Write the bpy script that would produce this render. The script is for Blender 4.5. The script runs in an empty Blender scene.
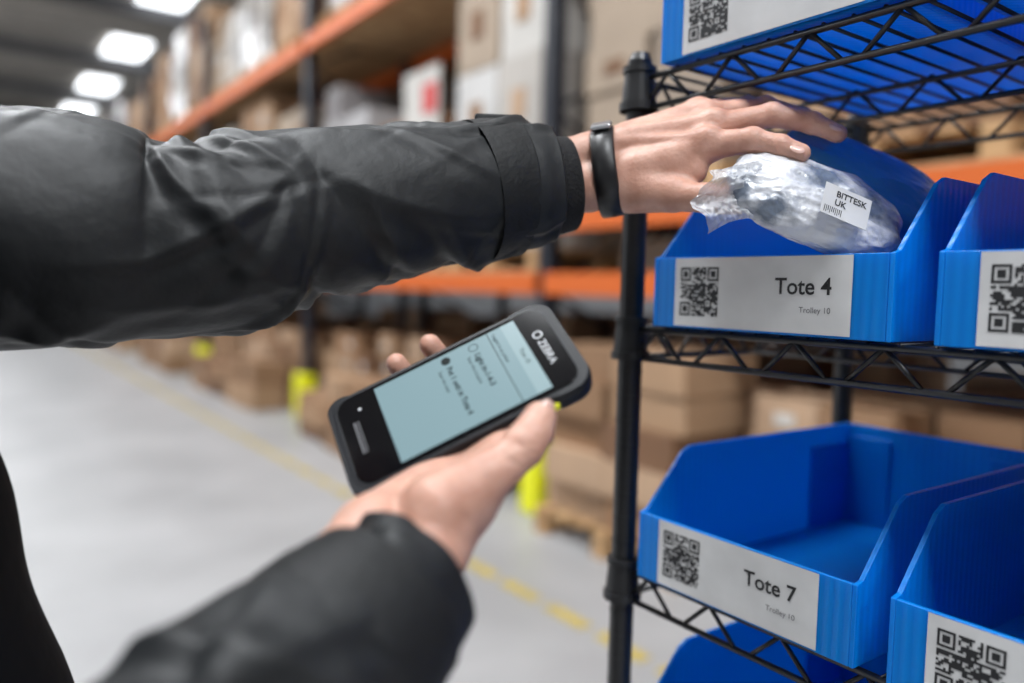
import bpy, math, random
import numpy as np
from mathutils import Vector, Matrix, noise
random.seed(7)
scene=bpy.context.scene
COL=scene.collection
def Vs(s): return [Vector([float(t) for t in q.split(",")]) for q in s.split(";")]

# ------------------------------------------------------------------ camera
psi=math.radians(35.7);pit=math.radians(3.88);rol=math.radians(1.37)
F=Vector((math.sin(psi)*math.cos(pit),math.cos(psi)*math.cos(pit),-math.sin(pit)))
R0=Vector((math.cos(psi),-math.sin(psi),0));U0=R0.cross(F)
R=R0*math.cos(rol)+U0*math.sin(rol);U=U0*math.cos(rol)-R0*math.sin(rol)
cd=bpy.data.cameras.new("camera");cam=bpy.data.objects.new("camera",cd);COL.objects.link(cam)
m=Matrix((R,U,-F)).transposed().to_4x4();m.translation=Vector((0,0,1.4))
cam.matrix_world=m
cd.sensor_width=36;cd.lens=27.46;cd.clip_start=0.02;cd.clip_end=200
cd.dof.use_dof=True;cd.dof.focus_distance=0.60;cd.dof.aperture_fstop=1.9
scene.camera=cam
try:
    scene.view_settings.view_transform='Standard'
    scene.view_settings.look='None'
    scene.view_settings.exposure=-0.45
except Exception: pass
# axes of the worker's reach (right, up, forward) in world space
AX=Vector((.8128,-.5821,.0239)).normalized();AU=Vector((.0201,.0689,.9974)).normalized();AF=AU.cross(AX)*1.0
def D3(x,y,z): return AX*x-AU*y+AF*z

# ------------------------------------------------------------------ materials
def mat(name,col,rough=.5,metal=0,col2=None,nscale=20,bump=0,bscale=200,emis=None,estr=0,sss=0,coat=0,trans=0,detail=4,contrast=None,sheen=0,alpha=1,spec=None):
    mt=bpy.data.materials.new(name);mt.use_nodes=True
    nt=mt.node_tree;b=nt.nodes["Principled BSDF"]
    b.inputs["Base Color"].default_value=(*col,1)
    b.inputs["Roughness"].default_value=rough
    b.inputs["Metallic"].default_value=metal
    if spec is not None: b.inputs["Specular IOR Level"].default_value=spec
    if sheen: b.inputs["Sheen Weight"].default_value=sheen
    if alpha<1: b.inputs["Alpha"].default_value=alpha
    if coat: b.inputs["Coat Weight"].default_value=coat;b.inputs["Coat Roughness"].default_value=.15
    if trans: b.inputs["Transmission Weight"].default_value=trans
    if sss:
        b.inputs["Subsurface Weight"].default_value=sss;b.inputs["Subsurface Scale"].default_value=.006
        b.inputs["Subsurface Radius"].default_value=(1,.35,.2)
    if emis: b.inputs["Emission Color"].default_value=(*emis,1);b.inputs["Emission Strength"].default_value=estr
    tc=nt.nodes.new("ShaderNodeTexCoord")
    if col2:
        n=nt.nodes.new("ShaderNodeTexNoise");n.inputs["Scale"].default_value=nscale;n.inputs["Detail"].default_value=detail
        nt.links.new(tc.outputs["Object"],n.inputs["Vector"])
        cr=nt.nodes.new("ShaderNodeValToRGB");lo,hi=contrast or (.35,.65)
        cr.color_ramp.elements[0].position=lo;cr.color_ramp.elements[1].position=hi
        cr.color_ramp.elements[0].color=(*col,1);cr.color_ramp.elements[1].color=(*col2,1)
        nt.links.new(n.outputs["Fac"],cr.inputs["Fac"]);nt.links.new(cr.outputs["Color"],b.inputs["Base Color"])
    if bump:
        n2=nt.nodes.new("ShaderNodeTexNoise");n2.inputs["Scale"].default_value=bscale;n2.inputs["Detail"].default_value=5
        nt.links.new(tc.outputs["Object"],n2.inputs["Vector"])
        bp=nt.nodes.new("ShaderNodeBump");bp.inputs["Strength"].default_value=bump;bp.inputs["Distance"].default_value=.01
        nt.links.new(n2.outputs["Fac"],bp.inputs["Height"]);nt.links.new(bp.outputs["Normal"],b.inputs["Normal"])
    return mt
def island_mat(name,cols,rough=.8,nscale=3):
    mt=bpy.data.materials.new(name);mt.use_nodes=True;nt=mt.node_tree;b=nt.nodes["Principled BSDF"]
    g=nt.nodes.new("ShaderNodeNewGeometry");cr=nt.nodes.new("ShaderNodeValToRGB");cr.color_ramp.interpolation='CONSTANT'
    els=cr.color_ramp.elements
    while len(els)<len(cols): els.new(.5)
    for i,c in enumerate(cols):
        els[i].position=i/len(cols);els[i].color=(*c,1)
    nt.links.new(g.outputs["Random Per Island"],cr.inputs["Fac"])
    tc=nt.nodes.new("ShaderNodeTexCoord");n=nt.nodes.new("ShaderNodeTexNoise");n.inputs["Scale"].default_value=nscale
    nt.links.new(tc.outputs["Object"],n.inputs["Vector"])
    mx=nt.nodes.new("ShaderNodeMix");mx.data_type='RGBA';mx.blend_type='MULTIPLY';mx.inputs[0].default_value=.35
    nt.links.new(cr.outputs["Color"],mx.inputs[6]);nt.links.new(n.outputs["Fac"],mx.inputs[7])
    nt.links.new(mx.outputs[2],b.inputs["Base Color"]);b.inputs["Roughness"].default_value=rough
    return mt

# ------------------------------------------------------------------ mesh helpers
class MB:
    def __init__(s): s.v=[];s.f=[];s.m=[]
    def add(s,vs,fs,mi=0):
        o=len(s.v);s.v+= [tuple(v) for v in vs];s.f+=[tuple(i+o for i in f) for f in fs];s.m+=[mi]*len(fs)
    def box(s,c,d,mi=0,rz=0):
        cx,cy,cz=c;dx,dy,dz=[a/2 for a in d];cs,sn=math.cos(rz),math.sin(rz);vs=[]
        for x in(-dx,dx):
            for y in(-dy,dy):
                for z in(-dz,dz): vs.append((cx+x*cs-y*sn,cy+x*sn+y*cs,cz+z))
        s.add(vs,[(0,1,3,2),(4,6,7,5),(0,4,5,1),(2,3,7,6),(0,2,6,4),(1,5,7,3)],mi)
    def rod(s,a,b,r,mi=0,n=8,r2=None,cap=True):
        a=Vector(a);b=Vector(b);d=(b-a).normalized();r2=r if r2 is None else r2
        x=d.orthogonal().normalized();y=d.cross(x);vs=[]
        for i in range(n):
            t=2*math.pi*i/n;o=x*math.cos(t)+y*math.sin(t)
            vs+= [a+o*r,b+o*r2]
        fs=[(2*i,2*((i+1)%n),2*((i+1)%n)+1,2*i+1) for i in range(n)]
        if cap: fs+=[tuple(2*i for i in range(n))[::-1],tuple(2*i+1 for i in range(n))]
        s.add(vs,fs,mi)
    def obj(s,name,mats,parent=None,smooth=False,bevel=0,loc=None):
        me=bpy.data.meshes.new(name);me.from_pydata(s.v,[],s.f);me.update()
        for k in mats: me.materials.append(k)
        me.polygons.foreach_set("material_index",s.m)
        if smooth: me.polygons.foreach_set("use_smooth",[True]*len(s.f))
        o=bpy.data.objects.new(name,me);COL.objects.link(o)
        if parent: o.parent=parent
        if bevel:
            b=o.modifiers.new("bevel",'BEVEL');b.width=bevel;b.segments=3;b.limit_method='ANGLE'
        return o
def empty(name,mw=None,parent=None):
    o=bpy.data.objects.new(name,None);COL.objects.link(o);o.empty_display_size=.05
    if mw is not None: o.matrix_world=mw
    if parent: o.parent=parent
    return o
def frame(o,x,y,z):
    mm=Matrix((x,y,z)).transposed().to_4x4();mm.translation=o;return mm
def text(name,body,size,mw,mt,parent=None,bold=0,align='LEFT',width=None):
    cu=bpy.data.curves.new(name,'FONT');cu.body=body;cu.size=size;cu.align_x=align;cu.offset=bold;cu.fill_mode='FRONT'
    if width: cu.space_character=width
    o=bpy.data.objects.new(name,cu);COL.objects.link(o);cu.materials.append(mt)
    if parent: o.parent=parent
    o.matrix_local=mw
    return o

# ---- SDF + surface nets
def sd_cap(Pt,a,b,ra,rb):
    a=np.array(a);b=np.array(b);ab=b-a;t=np.clip(((Pt-a)@ab)/(ab@ab),0,1)
    d=Pt-a-t[...,None]*ab
    return np.sqrt((d*d).sum(-1))-(ra+(rb-ra)*t)
def smin(a,b,k):
    if k<=0: return np.minimum(a,b)
    h=np.clip(.5+.5*(b-a)/k,0,1);return b*(1-h)+a*h-k*h*(1-h)
def grid_of(pts,pad,h):
    pts=np.array(pts);lo=pts.min(0)-pad;hi=pts.max(0)+pad;n=np.ceil((hi-lo)/h).astype(int)+1
    ax=[lo[i]+h*np.arange(n[i]) for i in range(3)]
    X,Y,Z=np.meshgrid(*ax,indexing='ij');return np.stack([X,Y,Z],-1),lo
def surface_nets(f,lo,h):
    nx,ny,nz=f.shape;ins=f<0
    cs=np.zeros((nx-1,ny-1,nz-1,3));cn=np.zeros((nx-1,ny-1,nz-1))
    co=[(i,j,k) for i in(0,1) for j in(0,1) for k in(0,1)]
    def sl(A,c): return A[c[0]:c[0]+nx-1,c[1]:c[1]+ny-1,c[2]:c[2]+nz-1]
    for a in co:
        for ax in range(3):
            if a[ax]==0:
                b=list(a);b[ax]=1
                fa=sl(f,a);fb=sl(f,b);cr=sl(ins,a)!=sl(ins,b)
                den=np.where(cr,fa-fb,1);t=np.where(cr,fa/den,0)
                for d in range(3):
                    cs[...,d]+=np.where(cr,a[d]+(t if d==ax else 0),0)
                cn+=cr
    act=cn>0;idx=-np.ones(act.shape,int);idx[act]=np.arange(act.sum())
    base=np.argwhere(act);V=(base+cs[act]/cn[act][:,None])*h+lo
    Q=[]
    for ax in range(3):
        s0=[slice(0,-1) if d==ax else slice(1,-1) for d in range(3)]
        s1=[slice(1,None) if d==ax else slice(1,-1) for d in range(3)]
        A=ins[tuple(s0)];B=ins[tuple(s1)]
        o1,o2=[d for d in range(3) if d!=ax]
        for sign in(0,1):
            w=np.argwhere((A&~B) if sign==0 else (~A&B))
            for d in range(3):
                if d!=ax: w[:,d]+=1
            def g(da,db):
                q=w.copy();q[:,o1]-=da;q[:,o2]-=db;return idx[q[:,0],q[:,1],q[:,2]]
            quad=np.stack([g(0,0),g(1,0),g(1,1),g(0,1)],1)
            flip=(sign==1)^(ax==1)
            if flip: quad=quad[:,::-1]
            Q.append(quad)
    return V,np.concatenate(Q)
def np_obj(name,V,Fc,mats,parent=None,smooth=True,sub=0,sm=0):
    me=bpy.data.meshes.new(name);me.from_pydata(V.tolist(),[],Fc.tolist());me.update()
    for k in mats: me.materials.append(k)
    if smooth: me.polygons.foreach_set("use_smooth",[True]*len(me.polygons))
    o=bpy.data.objects.new(name,me);COL.objects.link(o)
    if parent: o.parent=parent
    if sm:
        q=o.modifiers.new("smooth",'SMOOTH');q.factor=.5;q.iterations=sm
    return o

# ------------------------------------------------------------------ material library
M_black=mat("black_powder_coat",(.006,.006,.007),.38)
M_blackplastic=mat("black_plastic",(.009,.009,.010),.5)
M_label=mat("label_paper",(.52,.52,.52),.55,col2=(.62,.62,.62),nscale=15)
M_ink=mat("label_ink",(.01,.01,.012),.6)
M_inkgrey=mat("label_ink_grey",(.12,.12,.13),.6)
def tote_mat():
    mt=mat("blue_fluted_plastic",(.0,.17,.72),.36)
    nt=mt.node_tree;b=nt.nodes["Principled BSDF"]
    tc=nt.nodes.new("ShaderNodeTexCoord")
    w=nt.nodes.new("ShaderNodeTexWave");w.bands_direction='DIAGONAL';w.inputs["Scale"].default_value=70
    mp=nt.nodes.new("ShaderNodeMapping");mp.inputs["Scale"].default_value=(1,1,0)
    nt.links.new(tc.outputs["Object"],mp.inputs["Vector"]);nt.links.new(mp.outputs["Vector"],w.inputs["Vector"])
    bp=nt.nodes.new("ShaderNodeBump");bp.inputs["Strength"].default_value=.14;bp.inputs["Distance"].default_value=.002
    nt.links.new(w.outputs["Fac"],bp.inputs["Height"]);nt.links.new(bp.outputs["Normal"],b.inputs["Normal"])
    cr=nt.nodes.new("ShaderNodeValToRGB");cr.color_ramp.elements[0].color=(.0,.235,.72,1);cr.color_ramp.elements[1].color=(.0,.285,.80,1)
    nt.links.new(w.outputs["Fac"],cr.inputs["Fac"])
    tl=nt.nodes.new("ShaderNodeBsdfTranslucent");mx=nt.nodes.new("ShaderNodeMixShader");mx.inputs[0].default_value=.38
    nt.links.new(cr.outputs["Color"],b.inputs["Base Color"]);tl.inputs["Color"].default_value=(.0,.44,.95,1)
    out=nt.nodes["Material Output"]
    nt.links.new(b.outputs[0],mx.inputs[1]);nt.links.new(tl.outputs[0],mx.inputs[2]);nt.links.new(mx.outputs[0],out.inputs[0])
    return mt
M_tote=tote_mat()
M_skin=mat("skin",(.44,.22,.155),.46,col2=(.62,.36,.275),nscale=48,bump=.12,bscale=340,sss=.18,contrast=(.3,.7),detail=7)
M_nail=mat("nail",(.66,.42,.35),.25,coat=.3)
M_jacket=mat("jacket_fabric",(.0085,.010,.0115),.54,bump=.12,bscale=60,spec=.40)
M_jacket2=mat("jacket_trim",(.007,.008,.009),.6,bump=.12,bscale=200,spec=.35)
M_jacket3=mat("jacket_body_fabric",(.003,.0035,.005),.85,bump=.1,bscale=60,spec=.12)
M_knit=mat("cuff_knit",(.005,.005,.006),.9,bump=.4,bscale=500)
M_orange=mat("orange_beam_paint",(.58,.11,.010),.5)
M_upright=mat("dark_blue_upright_paint",(.008,.010,.018),.45)
M_yellow=mat("yellow_guard_plastic",(.80,.80,.01),.45)
M_wood=mat("pallet_wood",(.36,.20,.09),.8,col2=(.50,.32,.16),nscale=6)
M_card=island_mat("cardboard",[(.34,.19,.10),(.42,.26,.15),(.20,.10,.05),(.50,.33,.21),(.30,.17,.09)])
M_white=island_mat("white_carton",[(.48,.44,.40),(.60,.57,.53),(.32,.25,.19),(.62,.60,.58),(.40,.31,.23)])
M_wrap=island_mat("stretch_wrap",[(.28,.26,.26),(.42,.40,.40),(.16,.13,.11),(.32,.28,.24)],rough=.3)
M_red=mat("red_print",(.5,.03,.03),.6)
M_floor=mat("concrete_floor",(.29,.29,.295),.42,col2=(.37,.37,.375),nscale=1.2,detail=8,bump=.03,bscale=30)
M_wall=mat("wall_cladding",(.30,.31,.33),.7,col2=(.36,.37,.38),nscale=2)
M_ceil=mat("roof_cladding",(.42,.39,.35),.8,col2=(.50,.47,.43),nscale=2)
M_line=mat("floor_paint_yellow",(.50,.37,.06),.6,col2=(.36,.28,.08),nscale=14)
M_lamp=mat("skylight_panel",(.9,.93,1),.5,emis=(.92,.96,1),estr=5)

# ------------------------------------------------------------------ room
b=MB();b.box((3,16,-.05),(26,92,.1));b.obj("floor",[M_floor])
b=MB();b.box((3,16,9.05),(26,92,.1))
for y in range(-28,60,1): b.box((3,y+.5,8.97),(26,.28,.06))
b.obj("ceiling",[M_ceil])
b=MB();b.box((3,62.05,4.5),(26,.1,9));b.obj("wall_far",[M_wall])
b=MB();b.box((3,-30.05,4.5),(26,.1,9));b.obj("wall_near",[M_wall])
b=MB();b.box((-10.05,16,4.5),(.1,92,9));b.obj("wall_left",[M_wall])
b=MB();b.box((16.05,16,4.5),(.1,92,9));b.obj("wall_right",[M_wall])
b=MB()
for y in range(-25,60,6): b.box((3,y,8.5),(26,.18,.35));
b.obj("roof_beams",[mat("steel_beam",(.12,.12,.13),.5)])
b=MB()
for y in(-7.3,-1.3,4.7,10.7,16.7,22.7,28.7,34.7,40.7,46.7):
    for x in(-5.6,4.8): b.box((x,y,8.9),(1.15,2.3,.06))
b.obj("roof_skylights",[M_lamp])
b=MB();y=-6
while y<40: b.box((2.12,y,.002),(.065,.26,.004));y+=.34
b.obj("floor_marking_dashes",[M_line])
b=MB();b.box((-2.2,16,.002),(.08,70,.004));b.obj("floor_marking_line",[M_line])

def area(name,loc,size,sizey,energy,col=(1,1,1),rot=(0,0,0)):
    l=bpy.data.lights.new(name,'AREA');l.shape='RECTANGLE';l.size=size;l.size_y=sizey;l.energy=energy;l.color=col
    o=bpy.data.objects.new(name,l);COL.objects.link(o);o.location=loc;o.rotation_euler=rot;return o
for i,y in enumerate((-9,-3,3,9,16,24,33)):
    area("highbay_lamp_%d"%(i+1),(-.9,y,8.2),1.4,2.6,780,(.94,.97,1))
for i,y in enumerate((0,9,18)):  # added soft fill from the left; the wall behind has no opening
    area("side_fill_%d"%(i+1),(-9.6,y,3.6),7,4.5,160,(.86,.93,1),(0,math.radians(-90),0))
for i,y in enumerate((0,6,12,20)):
    area("rear_aisle_lamp_%d"%(i+1),(8.2,y,8.2),1.5,3,200,(.95,.97,1))
w=bpy.data.worlds.new("world");scene.world=w;w.use_nodes=True
w.node_tree.nodes["Background"].inputs[0].default_value=(.6,.7,.8,1);w.node_tree.nodes["Background"].inputs[1].default_value=.3

# ------------------------------------------------------------------ pallet racking
bays=[-8.2,-4.2,-.2,3.8,7.8,11.8,15.8,19.8]
LV=1.50;LV2=1.875
def rack(name,x0,x1):
    up=MB();
    for y in bays+[23.8]:
        for x in(x0,x1):
            up.box((x,y,2.55),(.09,.10,5.1),0)
            up.box((x,y,.01),(.16,.18,.02),0)
        z=.3
        while z<4.0:
            up.rod((x0,y,z),(x1,y,z+.55),.018,0,5);up.rod((x1,y,z+.55),(x0,y,z+1.1),.018,0,5);z+=1.1
    for y0 in bays:
        lv=[LV,LV2] if y0<3 else [LV]
        lv+=[3.85]
        for z in lv:
            for x in(x0-.06,x1+.06): up.box((x,y0+2,z-.065),(.05,3.9,.13),1)
            if z!=LV or y0>3: up.box(((x0+x1)/2,y0+2,z+.012),(x1-x0+.1,3.86,.024),2)
    root=up.obj(name,[M_upright,M_orange,M_wood])
    g=MB()
    for y in bays+[23.8]:
        g.box((x0-.10,y,.24),(.05,.17,.46),0);g.box((x0-.03,y-.09,.24),(.14,.03,.46),0);g.box((x0-.03,y+.09,.24),(.14,.03,.46),0)
    g.obj("column_guards",[M_yellow],parent=root,bevel=.01)
    return root
rack("pallet_rack",3.0,4.1)
rack("pallet_rack",4.35,5.45)
def pallet(b,x,y,z,mi=1):
    for i in range(7): b.box((x,y-.5+i/6,z+.135),(1.15,.1,.022),mi)
    for yy in(-.5,0,.5):
        b.box((x,y+yy,z+.112),(1.15,.1,.022),mi);b.box((x,y+yy,z+.011),(1.15,.1,.022),mi)
        for xx in(-.52,0,.52): b.box((x+xx,y+yy,z+.062),(.1,.1,.08),mi)
def load(b,x,y,z,h,nx,ny,nz,mi,jit=.02,wx=1.05,wy=1.05,tape=None):
    pallet(b,x,y,z,1)
    dx,dy,dz=wx/nx,wy/ny,h/nz
    for i in range(nx):
        for j in range(ny):
            for k in range(nz):
                if k==nz-1 and nz>2 and random.random()<.25: continue
                cx=x-wx/2+dx*(i+.5)+random.uniform(-jit,jit);cy=y-wy/2+dy*(j+.5)+random.uniform(-jit,jit)
                b.box((cx,cy,z+.147+dz*(k+.5)),(dx*.97,dy*.95,dz*.985),mi,random.uniform(-.02,.02))
                if tape is not None and random.random()<.7:
                    b.box((cx-dx*.49,cy,z+.147+dz*(k+.5)),(.012,dy*.3,dz*.3),tape)
gm=[M_card,M_wood,M_white,M_wrap,M_red]
b=MB()
for y0 in bays:
    for j,oy in enumerate((.72,2.0,3.28)):
        h=random.uniform(.5,1.0)
        near=abs(y0+oy-3.08)<.1
        load(b,3.3 if near else 3.6,y0+oy-(.1 if near else 0),0,.95 if near else h,random.choice((2,3,4)),random.choice((2,3,4)),random.choice((3,4,5)),random.choice((0,0,0,0,2)),.04,tape=2 if random.random()<.5 else None)
        load(b,4.95,y0+oy,0,random.uniform(.7,1.05),3,3,3,0,.03)
b.obj("cardboard_box_stacks",gm)
b=MB()
for (x,y,h) in((3.05,5.0,.55),(3.05,5.9,.62),(3.1,6.6,.4),(3.12,8.9,.8),(3.12,9.9,.55),(3.12,10.7,.4),(3.1,12.9,.8),(3.1,14.2,.6),(3.1,17.0,.8),(3.1,18.3,.9)):
    for k in range(3):
        for j in range(2):
            if k==2 and random.random()<.4: continue
            b.box((x+random.uniform(-.06,.0)-.28,y-.25+.5*j,h/6+k*h/3),(.36,.44,h/3*.98),0,random.uniform(-.1,.1))
b.obj("aisle_carton_pile",[M_card])
b=MB()
for y0 in bays:
    for j,oy in enumerate((.72,2.0,3.28)):
        zz=LV+.02 if y0>3 else LV2+.02
        hh=random.uniform(1.55,2.0) if y0>3 else random.uniform(1.2,1.7)
        mi=random.choice((2,0,2,3))
        if y0>3 and y0<8: mi=(2,0,3)[j]
        if y0>-1 and y0<3: mi=(2,0,2)[j]
        load(b,3.6,y0+oy,zz,hh,2,random.choice((2,3)),random.choice((3,4,5)),mi,.015,tape=0 if mi==2 else 2)
        load(b,4.95,y0+oy,zz,hh,2,2,4,0,.02)
        load(b,3.6,y0+oy,3.88,random.uniform(.9,1.4),2,3,random.choice((3,4,5)),random.choice((3,3,2,0)),.02)
        load(b,4.95,y0+oy,3.88,1.2,2,2,4,0,.02)
        if y0<3:
            b.box((3.7,y0+oy,1.60),(.7,.9,.22),2)
b.box((3.055,5.55,2.80),(.02,.55,.60),2);b.box((3.040,5.40,2.86),(.01,.2,.22),4)
b.obj("racked_pallet_loads",gm)

# ------------------------------------------------------------------ trolley
XF,XB,Y0,Y1=.572,.968,.585,-.345
HS=[.60,.905,1.112,1.366,1.618]
trol=empty("wire_shelving_trolley")
pm=MB()
for x in(XF,XB):
    for y in(Y0,Y1):
        pm.rod((x,y,.13),(x,y,1.632),.0125,0,20)
        pm.rod((x,y,1.632),(x,y,1.640),.0125,0,20,.009)
        z=.2
        while z<1.62:
            pm.rod((x,y,z-.0012),(x,y,z+.0012),.0130,0,20);z+=.0254
pm.obj("posts",[M_black],trol,smooth=False)
cm=MB()
for h in HS:
    for x in(XF,XB):
        for y in(Y0,Y1):
            cm.rod((x,y,h-.036),(x,y,h+.006),.0185,0,20,.0150)
            cm.rod((x,y,h-.036),(x,y,h-.028),.0200,0,20)
            cm.rod((x,y,h+.002),(x,y,h+.008),.0172,0,20)
cm.obj("corner_collars",[M_blackplastic],trol)
for si,h in enumerate(HS):
    s=MB();top=h-.004;low=h-.034
    for x in(XF,XB):
        s.rod((x,Y0,top),(x,Y1,top),.0032,0,8);s.rod((x,Y0,low),(x,Y1,low),.0030,0,8)
        n=12;L=Y1-Y0
        for i in range(n):
            a=Y0+L*(i+.1)/n;c=Y0+L*(i+.5)/n;d=Y0+L*(i+.9)/n
            s.rod((x,a,low),(x,c,top),.0022,0,6);s.rod((x,c,top),(x,d,low),.0022,0,6)
    for y in(Y0,Y1):
        s.rod((XF,y,top),(XB,y,top),.0032,0,8);s.rod((XF,y,low),(XB,y,low),.0030,0,8)
        for i in range(6):
            a=XF+(XB-XF)*(i+.1)/6;c=XF+(XB-XF)*(i+.5)/6;d=XF+(XB-XF)*(i+.9)/6
            s.rod((a,y,low),(c,y,top),.0022,0,6);s.rod((c,y,top),(d,y,low),.0022,0,6)
    ny=36
    for i in range(1,ny):
        y=Y0+(Y1-Y0)*i/ny;s.rod((XF-.002,y,h-.0015),(XB+.002,y,h-.0015),.0017,0,6)
    x=(XF+XB)/2
    s.rod((x,Y0,top-.004),(x,Y1,top-.004),.0028,0,6);s.rod((x,Y0,low),(x,Y1,low),.0026,0,6)
    for i in range(n):
        a=Y0+(Y1-Y0)*(i+.1)/n;c=Y0+(Y1-Y0)*(i+.5)/n;d=Y0+(Y1-Y0)*(i+.9)/n
        s.rod((x,a,low),(x,c,top),.0020,0,5);s.rod((x,c,top),(x,d,low),.0020,0,5)
    s.obj("wire_shelf_%d"%(si+1),[M_black],trol,smooth=True)
cs=MB()
for x in(XF,XB):
    for y in(Y0,Y1):
        cs.rod((x-.014,y,.055),(x+.014,y,.055),.055,0,20);cs.box((x,y,.115),(.05,.045,.03),0);cs.box((x-.022,y,.08),(.005,.04,.09),0);cs.box((x+.022,y,.08),(.005,.04,.09),0)
cs.obj("castors",[M_blackplastic],trol)

# ------------------------------------------------------------------ totes
def qr_mesh(name,size,mw,parent,seed):
    rnd=random.Random(seed);n=25;u=size/n;q=MB()
    def cell(i,j):
        for(ci,cj) in((0,0),(0,n-7),(n-7,0)):
            if ci-1<=i<=ci+7 and cj-1<=j<=cj+7:
                a,bb=i-ci,j-cj
                if a<0 or bb<0 or a>6 or bb>6: return False
                return a in(0,6) or bb in(0,6) or (2<=a<=4 and 2<=bb<=4)
        if n-9<=i<=n-5 and n-9<=j<=n-5:
            a,bb=i-(n-9),j-(n-9);return a in(0,4) or bb in(0,4) or (a==2 and bb==2)
        return rnd.random()<.5
    for j in range(n):
        i=0
        while i<n:
            if cell(i,j):
                k=i
                while k+1<n and cell(k+1,j): k+=1
                x0,x1=i*u,(k+1)*u;y1=size-j*u;y0=y1-u
                q.add([(x0,y0,0),(x1,y0,0),(x1,y1,0),(x0,y1,0)],[(0,1,2,3)]);i=k+1
            else: i+=1
    o=q.obj(name,[M_ink],parent);o.matrix_local=mw;return o
def tote(yl,h,num,W=.236,Dp=.366,H=.127,hf=.066,seed=0,lw=.180,tx=.130):
    root=empty("storage_tote",Matrix.Translation((.560,yl,h+.001)))
    b=MB();sl=.068
    prof=[(0,0),(Dp,0),(Dp,H),(sl,H),(sl-.012,H-.006),(.008,hf+.002),(0,hf)]
    def wall(y0,y1):
        n=len(prof);vs=[(x,y0,z) for x,z in prof]+[(x,y1,z) for x,z in prof]
        fs=[tuple(range(n)),tuple(range(n,2*n))[::-1]]+[(i,n+i,n+(i+1)%n,(i+1)%n) for i in range(n)]
        b.add(vs,fs)
    wall(0,-.004);wall(-W+.004,-W)
    b.box((Dp/2,-W/2,.002),(Dp-.002,W-.008,.004))
    b.box((.002,-W/2,hf/2),(.004,W-.0085,hf));b.box((Dp-.002,-W/2,H/2),(.004,W-.0085,H))
    b.box((.006,-W/2,hf/2-.002),(.003,W-.012,hf-.006))
    for yy in(-.0060,-W+.0060): b.box((Dp-.045,yy,H*.42),(.075,.0025,H*.8))
    for yy in(-.034,-W+.034): b.box((Dp-.0058,yy,H*.46),(.0025,.055,H*.86))
    b.obj("fluted_shell",[M_tote],root,bevel=.0008)
    lab=MB();y0,y1=-.028,-.028-lw
    lab.add([(-.0006,y0,.002),(-.0006,y1,.002),(-.0006,y1,hf-.001),(-.0006,y0,hf-.001)],[(0,1,2,3)][::-1])
    lab.obj("label",[M_label],root)
    X,Y,Z=Vector((0,-1,0)),Vector((0,0,1)),Vector((-1,0,0))
    qr_mesh("qr_code",.0445,frame(Vector((-.0009,-.035,.012)),X,Y,Z),root,seed)
    text("label_title","Tote %s"%num,.0190,frame(Vector((-.0009,-tx,.034)),X,Y,Z),M_ink,root,bold=.00030)
    text("label_subtitle","Trolley 10",.0068,frame(Vector((-.0009,-tx-.052,.019)),X,Y,Z),M_inkgrey,root,align='RIGHT')
    return root
tote(.543,HS[3],"4",seed=1,W=.240,tx=.139)
tote(.272,HS[3],"5",seed=2)
tote(.552,HS[2],"7",seed=3,W=.234,lw=.174)
tote(.292,HS[2],"8",seed=4)
tote(.545,HS[4],"1",seed=5)
tote(.285,HS[4],"2",seed=6)
tote(.545,HS[1],"10",seed=7)
tote(.283,HS[1],"11",seed=8)
tote(.01,HS[3],"6",seed=9);tote(.03,HS[2],"9",seed=10);tote(0.03,HS[4],"3",seed=11)

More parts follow.
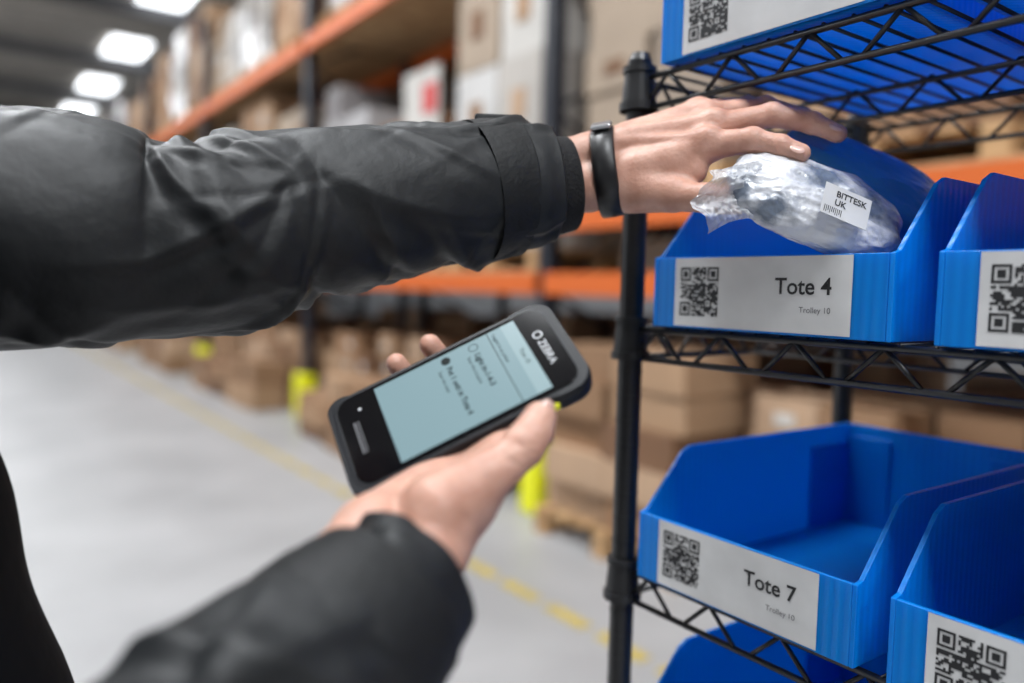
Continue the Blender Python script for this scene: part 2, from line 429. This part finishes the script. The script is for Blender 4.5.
# ------------------------------------------------------------------ sleeves
def tube(name,pts,rads,mats,parent,nfold=40,amp=.003,seed=0,ns=260,nt=150,cuff=True,extra=(),oval=1.0):
    rs=np.random.RandomState(seed)
    pts=[Vector(p) for p in pts]
    def cr(a,b,c,d,t): return .5*((2*b)+(c-a)*t+(2*a-5*b+4*c-d)*t*t+(3*b-a-3*c+d)*t**3)
    n=len(pts);samples=[];rr=[]
    ext=[pts[0]*2-pts[1]]+pts+[pts[-1]*2-pts[-2]];re=[rads[0]]+list(rads)+[rads[-1]]
    for i in range(ns):
        u=i/(ns-1)*(n-1);k=min(int(u),n-2);t=u-k
        samples.append(cr(ext[k],ext[k+1],ext[k+2],ext[k+3],t));rr.append(cr(re[k],re[k+1],re[k+2],re[k+3],t))
    S=[0]
    for i in range(1,ns): S.append(S[-1]+(samples[i]-samples[i-1]).length)
    L=S[-1]
    S=np.array(S);rr=np.array(rr);th=np.arange(nt)/nt*2*math.pi
    SS,TH=np.meshgrid(S,th,indexing='ij');RR=np.repeat(rr[:,None],nt,1)
    disp=np.zeros_like(SS)
    folds=list(extra)
    for _ in range(nfold):
        s0=rs.uniform(0,L);t0=rs.uniform(0,2*math.pi)
        ph=rs.choice([rs.uniform(-.5,.5),rs.uniform(.7,1.3),rs.uniform(-1.3,-.7)]);l=rs.uniform(.03,.09);w=rs.uniform(.0035,.011);a=amp*rs.uniform(.3,1)*rs.choice([1,1,-1])*min(1,w/.007)
        folds.append((s0,t0,ph,l,w,a))
    for(s0,t0,ph,l,w,a) in folds:
        ds=SS-s0;dt=(TH-t0+math.pi)%(2*math.pi)-math.pi;dt=dt*RR
        al=ds*math.cos(ph)+dt*math.sin(ph);ac=-ds*math.sin(ph)+dt*math.cos(ph)+2.0*al*al
        x=ac/w;disp+=a*np.exp(-(al/l)**2)*(np.exp(-np.abs(x)**1.4)-.55*np.exp(-((x-1.6)/1.1)**2))
    V=[];up=Vector((0,0,1))
    for i in range(ns):
        d=(samples[min(i+1,ns-1)]-samples[max(i-1,0)]).normalized()
        a=(up-d*up.dot(d)).normalized();c=d.cross(a)
        for j in range(nt):
            r=rr[i]+disp[i,j]
            q=samples[i]
            nn=noise.noise(Vector((samples[i].x*9+math.cos(th[j]),samples[i].y*9+math.sin(th[j]),seed)))*amp*1.2
            r+=nn
            V.append(q+a*(math.cos(th[j])*r*oval)+c*(math.sin(th[j])*r))
    Fc=[]
    for i in range(ns-1):
        for j in range(nt):
            Fc.append((i*nt+j,i*nt+(j+1)%nt,(i+1)*nt+(j+1)%nt,(i+1)*nt+j))
    if cuff:
        last=V[-nt:];d=(samples[-1]-samples[-3]).normalized();cc=samples[-1]
        rings=[(.97,.0015),(.90,.001),(.88,-.01),(.88,-.035)]
        for(k,o) in rings:
            base=len(V);V+=[cc+(v-cc)*k+d*o for v in last]
            for j in range(nt): Fc.append((base-nt+j,base-nt+(j+1)%nt,base+(j+1)%nt,base+j))
    return np_obj(name,np.array([tuple(v) for v in V]),np.array(Fc),mats,parent)

worker=empty("warehouse_worker",Matrix.Translation((0,0,0)))
LA_p=Vs("-.0679,.7245,1.4365;.0114,.6670,1.4303;.0890,.6422,1.4311;.1278,.6327,1.4300;.1749,.6180,1.4381;.2262,.6071,1.4526;.3050,.5888,1.4688;.3830,.5711,1.4842;.4145,.5611,1.4880;.4320,.5549,1.4899")
LA_r=[.088,.086,.083,.074,.075,.069,.063,.0585,.0545,.0500]
ex=[(.26,.3,1.3,.05,.008,-.006),(.275,-.3,1.2,.06,.007,.006),(.24,1.0,1.1,.06,.008,.004),(.25,-1.3,1.4,.06,.008,.005),(.29,2.6,-1.0,.06,.009,.005),(.33,-2.2,.5,.08,.01,-.005)]
tube("jacket_sleeve_left",LA_p,LA_r,[M_jacket],worker,90,.0050,3,extra=ex,ns=340,nt=190)
tube("inner_cuff_left",Vs(".4195,.5577,1.4899;.4383,.5530,1.4921;.4519,.5471,1.4947"),[.0445,.0435,.0415],[M_knit],worker,4,.0006,5,ns=30,nt=90)
tube("cuff_strap_left",Vs(".3678,.5732,1.4813;.3851,.5697,1.4852;.4027,.5659,1.4873"),[.0612,.0604,.0586],[M_jacket2],worker,5,.0008,6,ns=40,nt=120)
t=MB();o=Vector((.3824,.5664,1.5408));fx=D3(1,.02,.03).normalized();fy=D3(0.05,-1,.15).normalized();fz=fx.cross(fy)
t.box((0,0,0),(.034,.018,.004));ob=t.obj("strap_tab",[M_jacket2],worker,bevel=.002);ob.matrix_world=frame(o,fx,fy,fz)
RA_p=Vs("-.2090,.3661,1.3990;-.1738,.3203,1.3012;-.1078,.2709,1.2030;-.0380,.2717,1.1494;.0371,.3004,1.1780;.1064,.3214,1.2132;.1546,.3378,1.2332;.1899,.3509,1.2496")
RA_r=[.080,.078,.072,.066,.060,.054,.049,.041]
tube("jacket_sleeve_right",RA_p,RA_r,[M_jacket],worker,60,.0050,11,extra=[(.45,.3,.9,.05,.01,.004),(.50,.6,1.2,.05,.01,.004)])
tube("cuff_strap_right",Vs(".1387,.3326,1.2259;.1580,.3392,1.2350;.1724,.3442,1.2414"),[.0520,.0495,.0470],[M_jacket2],worker,4,.0008,13,ns=30,nt=110)

# ------------------------------------------------------------------ scanner
Lc=Vector((.89,-.44,.08)).normalized();Sc=Vector((.42,.62,-.66));Sc=(Sc-Lc*Sc.dot(Lc)).normalized();Bc=Lc.cross(Sc)
PL,PS,PB=D3(*Lc),D3(*Sc),D3(*Bc)
PC=Vector((.2608,.4241,1.3321))
phone=empty("handheld_scanner",frame(PC,PS,PL,-PB))
def rrect(w,h,r,n=8):
    pts=[]
    for cx,cy,a0 in((w/2-r,h/2-r,0),(-w/2+r,h/2-r,90),(-w/2+r,-h/2+r,180),(w/2-r,-h/2+r,270)):
        for i in range(n+1):
            a=math.radians(a0+90*i/n);pts.append((cx+r*math.cos(a),cy+r*math.sin(a)))
    return pts
def slab(name,layers,mats,parent):
    b=MB();n=None;vs=[]
    for(w_,h_,r_,z_,cx,cy) in layers:
        q=rrect(w_,h_,r_);n=len(q);vs+=[(x+cx,y+cy,z_) for x,y in q]
    fs=[]
    for k in range(len(layers)-1):
        for i in range(n): fs.append((k*n+i,k*n+(i+1)%n,(k+1)*n+(i+1)%n,(k+1)*n+i))
    fs.append(tuple(range(n))[::-1]);fs.append(tuple((len(layers)-1)*n+i for i in range(n)))
    b.add(vs,fs);o=b.obj(name,mats,parent,smooth=False);return o
M_rub=mat("device_rubber",(.005,.006,.009),.5,bump=.05,bscale=400,spec=.35)
M_glass=mat("device_glass",(.003,.003,.004),.12,spec=.25)
M_scr=mat("device_screen",(.04,.05,.05),.25,emis=(.33,.53,.60),estr=.85,spec=.2)
M_scr2=mat("screen_header",(.04,.05,.05),.25,emis=(.43,.63,.69),estr=.9,spec=.2)
M_scrtxt=mat("screen_text",(.005,.01,.01),.5,spec=.1)
M_grey=mat("device_print",(.45,.46,.48),.4)
slab("body",[(.072,.151,.010,-.014,0,0),(.077,.157,.013,-.011,0,0),(.0795,.160,.014,-.005,0,0),(.0795,.160,.014,-.001,0,0),(.0770,.1575,.013,.0012,0,0),(.0735,.154,.012,.0014,0,0)],[M_rub],phone)
slab("head_bulge",[(.074,.03,.010,-.017,0,.064),(.081,.036,.014,-.012,0,.064),(.083,.038,.015,-.003,0,.064),(.080,.036,.014,.0013,0,.064)],[M_rub],phone)
slab("foot_guard",[(.078,.022,.010,-.013,0,-.070),(.082,.024,.011,-.003,0,-.070),(.080,.023,.011,.0012,0,-.070)],[M_rub],phone)
slab("front_glass",[(.0715,.151,.011,.0008,0,0),(.0715,.151,.011,.0019,0,0),(.0708,.1503,.011,.0022,0,0)],[M_glass],phone)
def flat(name,x0,y0,x1,y1,z,mt):
    q=MB();q.add([(x0,y0,z),(x1,y0,z),(x1,y1,z),(x0,y1,z)],[(0,1,2,3)]);return q.obj(name,[mt],phone)
flat("lcd",-.0325,-.047,.0325,.056,.0024,M_scr)
flat("lcd_header",-.0325,.046,.0325,.056,.0026,M_scr2)
flat("header_rule",-.0325,.0355,.0325,.0360,.0026,M_scrtxt)
I3=Vector((1,0,0)),Vector((0,1,0)),Vector((0,0,1))
def ptxt(n,s,size,x,y,mt=M_scrtxt,bold=0,al='LEFT'): text(n,s,size,frame(Vector((x,y,.0029)),*I3),mt,phone,bold,al)
ptxt("t_title","Tote 10",.0042,0,.0495,al='CENTER')
ptxt("t_line","Logged in as picker",.0036,-.029,.0385)
ptxt("t_step1","Light in-1-4-3",.0056,-.020,.0225,bold=.00012)
ptxt("t_hint1","Scan the location",.0036,-.020,.0170)
ptxt("t_step2","Put 1 unit in Tote 4",.0054,-.020,.0020,bold=.00012)
ptxt("t_hint2","Scan the tote",.0036,-.020,-.0040)
ptxt("t_brand","ZEBRA",.0074,-.006,.0625,M_grey,.00003)
q=MB()
def disc(cx,cy,r,z,r0=0,n=24):
    vs=[(cx+r*math.cos(2*math.pi*i/n),cy+r*math.sin(2*math.pi*i/n),z) for i in range(n)]
    if r0:
        vs+=[(cx+r0*math.cos(2*math.pi*i/n),cy+r0*math.sin(2*math.pi*i/n),z) for i in range(n)]
        q.add(vs,[(i,(i+1)%n,n+(i+1)%n,n+i) for i in range(n)])
    else: q.add(vs,[tuple(range(n))])
disc(-.0262,.0238,.0034,.0027,.0029);disc(-.0262,.0036,.0033,.0027)
q.obj("step_icons",[M_scrtxt],phone)
q=MB();disc(-.0115,.065,.0034,.0026,.0024);disc(-.022,-.060,.0012,.0026);q.obj("logo_and_keys",[M_grey],phone)
q=MB();q.box((0,-.0665,.0024),(.026,.0010,.0006));q.box((0,-.0635,.0024),(.026,.0005,.0006));q.box((0,-.0650,.0024),(.026,.0005,.0006));q.obj("speaker_slot",[M_inkgrey],phone)
q=MB();q.box((.0405,.047,-.006),(.004,.016,.005));q.obj("scan_trigger",[M_yellow],phone,bevel=.001)
q=MB();q.box((-.0405,.03,-.006),(.003,.02,.004));q.obj("volume_keys",[M_blackplastic],phone,bevel=.001)
def Qp(l,s,n): return PC+PL*l+PS*s+PB*n

# ------------------------------------------------------------------ hands
def build_hand(name,palm,fingers,thumb,h=.0012,kp=.008,kf=.0012,ridges=(),creases=()):
    allp=[]
    for a,b_,ra,rb in palm: allp+=[a,b_]
    for f in fingers+[thumb]:
        for p_,r_ in f: allp.append(p_)
    G,lo=grid_of([tuple(p_) for p_ in allp],.027,h)
    d=None
    for a,b_,ra,rb in palm:
        e=sd_cap(G,a,b_,ra,rb);d=e if d is None else smin(d,e,kp)
    fd=None
    for f in fingers:
        e=None
        for (p0,r0),(p1,r1) in zip(f[:-1],f[1:]):
            c=sd_cap(G,p0,p1,r0,r1)
            e=c if e is None else smin(e,c,.0025)
        for (p1,r1) in f[1:-1]:
            c=np.sqrt(((G-np.array(p1))**2).sum(-1))-(r1*1.07);e=smin(e,c,.003)
        fd=e if fd is None else smin(fd,e,kf)
    d=smin(d,fd,.006)
    e=None
    for (p0,r0),(p1,r1) in zip(thumb[:-1],thumb[1:]):
        c=sd_cap(G,p0,p1,r0,r1);e=c if e is None else smin(e,c,.003)
    d=smin(d,e,.006)
    for a,b_,ra,rb,kk in ridges:
        d=smin(d,sd_cap(G,a,b_,ra,rb),kk)
    for(c0,c1,rr,dp) in creases:
        g=sd_cap(G,c0,c1,.0001,.0001);d=d+dp*np.exp(-(g/rr)**2)
    V,Q=surface_nets(d,lo,h)
    return np_obj(name,V,Q,[M_skin],worker,sm=2)
def nail(c,direction,normal,w=.0062,l=.0070,parent=None,name="fingernail"):
    dr=Vector(direction).normalized();nn=Vector(normal);nn=(nn-dr*nn.dot(dr)).normalized();sd=dr.cross(nn)
    b=MB();nu,nv=20,8;vs=[];fs=[]
    for i in range(nv+1):
        t=i/nv
        for j in range(nu):
            a=2*math.pi*j/nu;cx,cy=math.cos(a),math.sin(a)
            k=(abs(cx)**3+abs(cy)**3)**(-1/3)
            x=cx*k*w*t;y=cy*k*l*t
            vs.append((x,y,.0010-x*x/(2*.0075)-(.0010*t**6)))
    for i in range(nv):
        for j in range(nu): fs.append((i*nu+j,i*nu+(j+1)%nu,(i+1)*nu+(j+1)%nu,(i+1)*nu+j))
    b.add(vs,fs);o=b.obj(name,[M_nail],parent,smooth=True);o.matrix_world=frame(Vector(c),sd,dr,nn);return o
def fg(*a): return [(Vector(p_),r_) for p_,r_ in a]

# right hand holding the scanner
W1,W2,W1b,W2b,T0,T1,T2,T3=Vs(".1834,.3814,1.2639;.2031,.3545,1.2588;.1448,.3586,1.2495;.1644,.3376,1.2414;.2138,.3609,1.2799;.2475,.3632,1.3022;.2351,.3641,1.2806;.2723,.3824,1.3020")
T1=T1+D3(.002,.005,0)
mi_=Qp(.036,.022,.029);mm_=Qp(.016,.025,.031);mr_=Qp(-.004,.028,.032);mp_=Qp(-.026,.026,.033)
palm=[(W1b,W1,.021,.020),(W2b,W2,.021,.019),(W1,mp_,.020,.013),(W1,mr_,.019,.0135),(W2,mm_,.019,.0130),(W2,mi_,.018,.0115),
      (mi_,mp_,.0115,.012),(T0,T1,.0205,.0125),(T2,T3,.016,.010)]
fing=[fg((mi_,.0112),(Qp(.044,-.012,.032),.0092),(Qp(.042,-.032,.028),.0082),(Qp(.040,-.041,.017),.0072)),
      fg((mm_,.0115),(Qp(.012,-.014,.031),.0093),(Qp(.003,-.040,.022),.0083),(Qp(-.001,-.0500,.001),.0074)),
      fg((mr_,.011),(Qp(-.014,-.012,.031),.0088),(Qp(-.024,-.038,.022),.0080),(Qp(-.027,-.0490,.002),.0071)),
      fg((mp_,.010),(Qp(-.040,-.006,.029),.0078),(Qp(-.048,-.026,.022),.0070),(Qp(-.050,-.040,.016),.0062))]
tp=Vs(".2138,.3608,1.2788;.2411,.3566,1.3008;.2508,.3552,1.3091;.2593,.3547,1.3159;.2673,.3543,1.3221;.2755,.3540,1.3291")
tofs=[(0,0),(.0015,.0045),(.003,.0055),(.0040,.0055),(.0030,.0045),(.0000,.0035)]
tp=[p_+D3(a,b_,0) for p_,(a,b_) in zip(tp,tofs)]
th=fg(*zip(tp,(.020,.0135,.0116,.0124,.0112,.0098)))
rc=[c_+D3(.003,.005,0) for c_ in Vs(".2357,.3483,1.3175;.2526,.3413,1.3048;.2440,.3490,1.3232;.2610,.3408,1.3130;.2463,.3475,1.3255;.2624,.3401,1.3164;.2002,.3541,1.3039;.2189,.3386,1.2783")]
build_hand("hand_right",palm,fing,th,creases=[(rc[0],rc[1],.0012,.0011),(rc[2],rc[3],.0010,.0012),(rc[4],rc[5],.0009,.0009),(rc[6],rc[7],.0015,.0008)])
nail(Vector((.2756,.3487,1.3333))+D3(.001,.003,0),tp[5]-tp[3],D3(.65,-.05,-.75),parent=worker,w=.0055,l=.0065)

# left hand on the parcel
V1,V2,V1b,V2b=Vs(".4710,.5416,1.5192;.4638,.5322,1.4918;.4238,.5687,1.5108;.4202,.5626,1.4807")
mi_,mm_,mr_,mp_,q0,q1,q2,q3,q4=Vs(".5224,.4521,1.5244;.5380,.4597,1.5427;.5466,.4744,1.5566;.5534,.4898,1.5636;.5158,.4633,1.5133;.4863,.5073,1.4908;.5032,.4663,1.4853;.4931,.5000,1.5064;.5152,.4578,1.5025")
palm=[(V1b,V1,.022,.0200),(V2b,V2,.022,.0200),(V1,mp_,.019,.0115),(V1,mr_,.019,.0122),(V1,mm_,.019,.0125),(V2,mi_,.019,.013),(V2,q0,.019,.013),(mi_,mp_,.012,.011),
      (q1,q2,.0200,.0140),(q3,q4,.018,.011)]
lf_=Vs(".5400,.4187,1.5271;.5526,.4005,1.5213;.5629,.3877,1.5153;.5735,.4251,1.5533;.5940,.3999,1.5456;.6061,.3830,1.5356;.5961,.4496,1.5677;.6236,.4291,1.5587;.6369,.4123,1.5456;.6071,.4769,1.5749;.6349,.4650,1.5679;.6500,.4532,1.5571")
fing=[fg((mi_,.0125),(lf_[0],.0098),(lf_[1],.0086),(lf_[2],.0076)),
      fg((mm_,.0122),(lf_[3],.0098),(lf_[4],.0086),(lf_[5],.0075)),
      fg((mr_,.0115),(lf_[6],.0092),(lf_[7],.0082),(lf_[8],.0072)),
      fg((mp_,.0105),(lf_[9],.0082),(lf_[10],.0072),(lf_[11],.0064))]
tl_=Vs(".4870,.5029,1.4887;.4989,.4667,1.4824;.5043,.4515,1.4800;.5089,.4382,1.4785;.5148,.4263,1.4756;.5213,.4152,1.4729")
th=fg(*zip(tl_,(.0200,.0142,.0118,.0122,.0104,.0088)))
td=Vs(".4895,.5220,1.5172;.4911,.5215,1.5244;.4962,.5245,1.5307")
def tend(a,b_,off,r):
    o_=D3(*off);return (a+o_,b_+o_*.55,r,r*1.2,.006)
rid=[tend(td[0],mi_,(0,-.012,-.014),.0035),tend(td[1],mm_,(0,-.013,-.012),.0035),tend(td[2],mr_,(0,-.015,-.008),.0030),
     (mi_+D3(0,-.006,-.006),mi_+D3(.002,-.006,-.006),.0085,.0085,.006),(mm_+D3(0,-.007,-.004),mm_+D3(.002,-.007,-.004),.0085,.0085,.006)]
cre=[]
for c_ in Vs(".5309,.4121,1.5322;.5291,.4146,1.5323;.5327,.4095,1.5312;.5651,.4193,1.5586;.5632,.4219,1.5588"):
    cre.append((c_+D3(-.001,-.005,0),c_+D3(.001,.008,-.004),.0009,.0009))
build_hand("hand_left",palm,fing,th,ridges=rid,creases=cre)
nail(Vector((.5552,.3854,1.5181)),lf_[2]-lf_[1],D3(.1,-.75,-.65),parent=worker,w=.0052,l=.006)
nail(Vector((.5993,.3808,1.5401)),lf_[5]-lf_[4],D3(.2,-.8,-.55),parent=worker,w=.0052,l=.006)

def band(name,c,ax,a_dir,ra,rb,width,th_,mt,n=72,parent=None):
    ax=ax.normalized();a=(a_dir-ax*a_dir.dot(ax)).normalized();c2=ax.cross(a);b=MB();vs=[];fs=[]
    prof=[(-width/2,0),(-width/2*.85,th_),(0,th_*1.2),(width/2*.85,th_),(width/2,0)]
    k=len(prof)
    for i in range(n):
        t_=2*math.pi*i/n
        for(o_,e_) in prof: vs.append(c+ax*o_+a*(math.cos(t_)*(ra+e_))+c2*(math.sin(t_)*(rb+e_)))
    for i in range(n):
        for j in range(k):
            fs.append((i*k+j,((i+1)%n)*k+j,((i+1)%n)*k+(j+1)%k,i*k+(j+1)%k))
    b.add(vs,fs);return b.obj(name,[mt],parent,smooth=True)
wb=empty("fitness_band",Matrix.Identity(4))
wc,wax,wa=Vs(".4785,.5253,1.5058;.0408,-.0470,.0099;.0084,.0127,.0761")
M_band=mat("band_rubber",(.005,.005,.006),.4)
band("strap",wc,wax,wa,.0385,.0300,.021,.0022,M_band,parent=wb)
ax=wax.normalized();ay=(wa-ax*wa.dot(ax)).normalized();az=ax.cross(ay)
if az.dot(AF)>0: az=-az
u1=(ay*.85+az*.53).normalized();u2=u1.cross(ax)
q=MB();q.box((0,0,0),(.018,.020,.004));o=q.obj("tracker_pebble",[mat("band_metal",(.45,.46,.48),.3,metal=.9)],wb,bevel=.0018)
o.matrix_world=frame(wc+ay*.0365+az*.0175,ax,u2,u1)

# ------------------------------------------------------------------ parcel
def pillow(name,c,ax,ay,az,rx,ry,rz,mt,parent,n=180,m_=100,amp=.003,fr=28,seed=0,e=.75,vor=.9):
    vs=[];fs=[]
    sp=lambda v,p_:math.copysign(abs(v)**p_,v)
    for i in range(m_+1):
        ph=-math.pi/2+math.pi*i/m_
        for j in range(n):
            t_=2*math.pi*j/n
            d=Vector((sp(math.cos(ph),e)*sp(math.cos(t_),e),sp(math.cos(ph),e)*sp(math.sin(t_),e),sp(math.sin(ph),1.0)))
            p_=Vector((d.x*rx,d.y*ry,d.z*rz))
            q1=Vector((p_.x*.7,p_.y*1.5,p_.z))*fr+Vector((seed,seed*2,0))
            rn=(1-abs(noise.noise(q1))*2)*1.0+(1-abs(noise.noise(q1*2.1))*2)*.5+(1-abs(noise.noise(q1*4.4))*2)*.28
            vd=noise.voronoi(q1*.9)[0];rn+=(vd[1]-vd[0])*vor
            p_+=d.normalized()*(rn-1.2)*amp
            vs.append(c+ax*p_.x+ay*p_.y+az*p_.z)
    for i in range(m_):
        for j in range(n): fs.append((i*n+j,i*n+(j+1)%n,(i+1)*n+(j+1)%n,(i+1)*n+j))
    b=MB();b.add(vs,fs);return b.obj(name,[mt],parent,smooth=True)
parcel=empty("polybag_parcel",Matrix.Identity(4))
M_bag=mat("clear_polybag_film",(.14,.17,.22),.22,col2=(.66,.67,.70),nscale=24,detail=7,coat=.45,contrast=(.37,.51),bump=.4,bscale=60)
M_mail=mat("blue_mailer_film",(.03,.16,.38),.35,col2=(.06,.24,.50),nscale=12,bump=.3,bscale=40,coat=.2)
bc,mc,fc,lo_,mt_=Vs(".5728,.3782,1.4720;.6653,.3940,1.4973;.5235,.3956,1.5077;.5586,.3431,1.4692;.5847,.3973,1.5075")
ex_=D3(.94,.32,.05).normalized();ez_=D3(.1,-.55,-.83);ez_=(ez_-ex_*ez_.dot(ex_)).normalized();ey_=ez_.cross(ex_)
pillow("poly_wrapped_item",bc+D3(0,-.001,0),ex_,ey_,ez_,.076,.041,.022,M_bag,parcel,amp=.0030,fr=26,seed=3,e=.82)
ex2=D3(.93,.35,.1).normalized();ez2=D3(.25,-.70,-.66);ez2=(ez2-ex2*ez2.dot(ex2)).normalized();ey2=ez2.cross(ex2)
pillow("mailer_pouch",mc+D3(.007,-.002,0),ex2,ey2,ez2,.086,.062,.022,M_mail,parcel,amp=.0020,fr=16,seed=9)
b=MB();nu,nv=60,40
for i in range(nu+1):
    for j in range(nv+1):
        u=i/nu;v=j/nv
        x=-.048*u;y0=.0016+.0079*u;y1=.0506+.0095*u-.0063*math.sin(u*3)
        y=y0+(y1-y0)*v
        z=.008*math.sin(v*11+u*3)*u+.005*noise.noise(Vector((u*5,v*7,2)))+.003*noise.noise(Vector((u*14,v*20,5)))
        x+=.0071*math.sin(v*7+1)*u+.004*noise.noise(Vector((v*9,u,1)))*u
        b.v.append(tuple(fc+D3(x,y,z)))
for i in range(nu):
    for j in range(nv):
        a=i*(nv+1)+j;b.f.append((a,a+1,a+nv+2,a+nv+1));b.m.append(0)
M_flap=mat("polybag_flap",(.60,.62,.66),.2,bump=.4,bscale=80,alpha=.62,coat=.4)
b.obj("film_flap",[M_flap],parcel,smooth=True)
lab=MB();lab.box((0,0,0),(.040,.026,.0005));o=lab.obj("address_label",[M_label],parcel)
lx=D3(.93,.36,.12).normalized();lz=D3(.1,-.25,-.96);lz=(lz-lx*lz.dot(lx)).normalized();ly=lz.cross(lx)
LM=frame(lo_,lx,ly,lz);o.matrix_world=LM
text("address_text","BITTESK\nUK",.0072,LM@Matrix.Translation((-.010,.004,.0006)),M_ink,parcel,bold=.00012)
text("address_lines","||I|II||I|",.0062,LM@Matrix.Translation((-.018,-.010,.0006)),M_ink,parcel,bold=.00005)
text("mailer_text","ease.uk",.018,frame(mt_,ex2,ey2,ez2),M_ink,parcel,bold=.0005)

# ------------------------------------------------------------------ worker body
fw=Vector((.93,-.37,0)).normalized();lf=Vector((.37,.93,0)).normalized();base=Vector((-.139,.543,0))
def B(f,l,z): return tuple(base+fw*f+lf*l+Vector((0,0,z)))
def sdf_obj(name,prims,h,k,mt,pad=.2,sm=2):
    pts=[p_ for pr in prims for p_ in (pr[0],pr[1])]
    G,lo=grid_of(pts,pad,h);d=None
    for pr in prims:
        e=sd_cap(G,*pr[:4]);d=e if d is None else smin(d,e,pr[4] if len(pr)>4 else k)
    V,Q=surface_nets(d,lo,h);return np_obj(name,V,Q,[mt],worker,sm=sm)
tor=[(B(0,.07,1.30),B(.01,.08,1.24),.112,.120),(B(0,-.07,1.30),B(.01,-.08,1.24),.112,.120),
     (B(.01,.08,1.24),B(.04,.085,1.08),.120,.128),(B(.01,-.08,1.24),B(.04,-.085,1.08),.120,.128),
     (B(.04,.085,1.08),B(.04,.09,.86),.128,.130),(B(.04,-.085,1.08),B(.04,-.09,.86),.128,.130),
     (B(-.03,.06,1.05),B(-.03,.06,.88),.12,.12),(B(-.03,-.06,1.05),B(-.03,-.06,.88),.12,.12),
     (B(-.01,-.16,1.43),B(-.01,.16,1.43),.062,.062),(B(0,0,1.36),B(-.01,0,1.51),.10,.065),
     (B(-.01,.16,1.43),B(-.005,.19,1.42),.07,.085),(B(-.01,-.16,1.43),B(0.0,-.19,1.40),.07,.080)]
sdf_obj("jacket_body",tor,.009,.05,M_jacket3)
leg=[]
for s in(1,-1):
    leg+=[(B(0,.085*s,.90),B(.02,.10*s,.50),.098,.066),(B(.02,.10*s,.50),B(-.02,.10*s,.09),.066,.052)]
sdf_obj("trousers",leg,.010,.03,mat("trouser_fabric",(.012,.014,.022),.8))
for s,nm in((1,"boot_left"),(-1,"boot_right")):
    sdf_obj(nm,[(B(-.05,.10*s,.055),B(.13,.115*s,.04),.047,.038),(B(-.03,.10*s,.06),B(-.03,.10*s,.16),.05,.05)],.008,.03,M_blackplastic,pad=.08)
hd=[(B(-.01,0,1.46),B(.0,0,1.56),.056,.054),(B(-.01,0,1.68),B(-.005,0,1.66),.092,.090,.03),(B(.035,0,1.62),B(.045,0,1.585),.058,.040,.03),(B(.09,0,1.655),B(.112,0,1.625),.008,.014,.015),
    (B(.088,.045,1.665),B(.088,.03,1.668),.012,.012,.015),(B(.088,-.045,1.665),B(.088,-.03,1.668),.012,.012,.015),(B(.085,-.018,1.588),B(.085,.018,1.588),.010,.010,.01),
    (B(-.005,.088,1.665),B(0,.090,1.635),.014,.009,.006),(B(-.005,-.088,1.665),B(0,-.090,1.635),.014,.009,.006)]
sdf_obj("head",hd,.005,.03,M_skin,pad=.11)
hair=[(B(-.02,0,1.70),B(-.025,0,1.68),.096,.094),(B(-.045,0,1.65),B(-.05,0,1.62),.07,.055),(B(.03,0,1.735),B(.0,0,1.745),.055,.06)]
sdf_obj("hair",hair,.006,.03,mat("hair",(.03,.018,.010),.6,bump=.6,bscale=120),pad=.12)
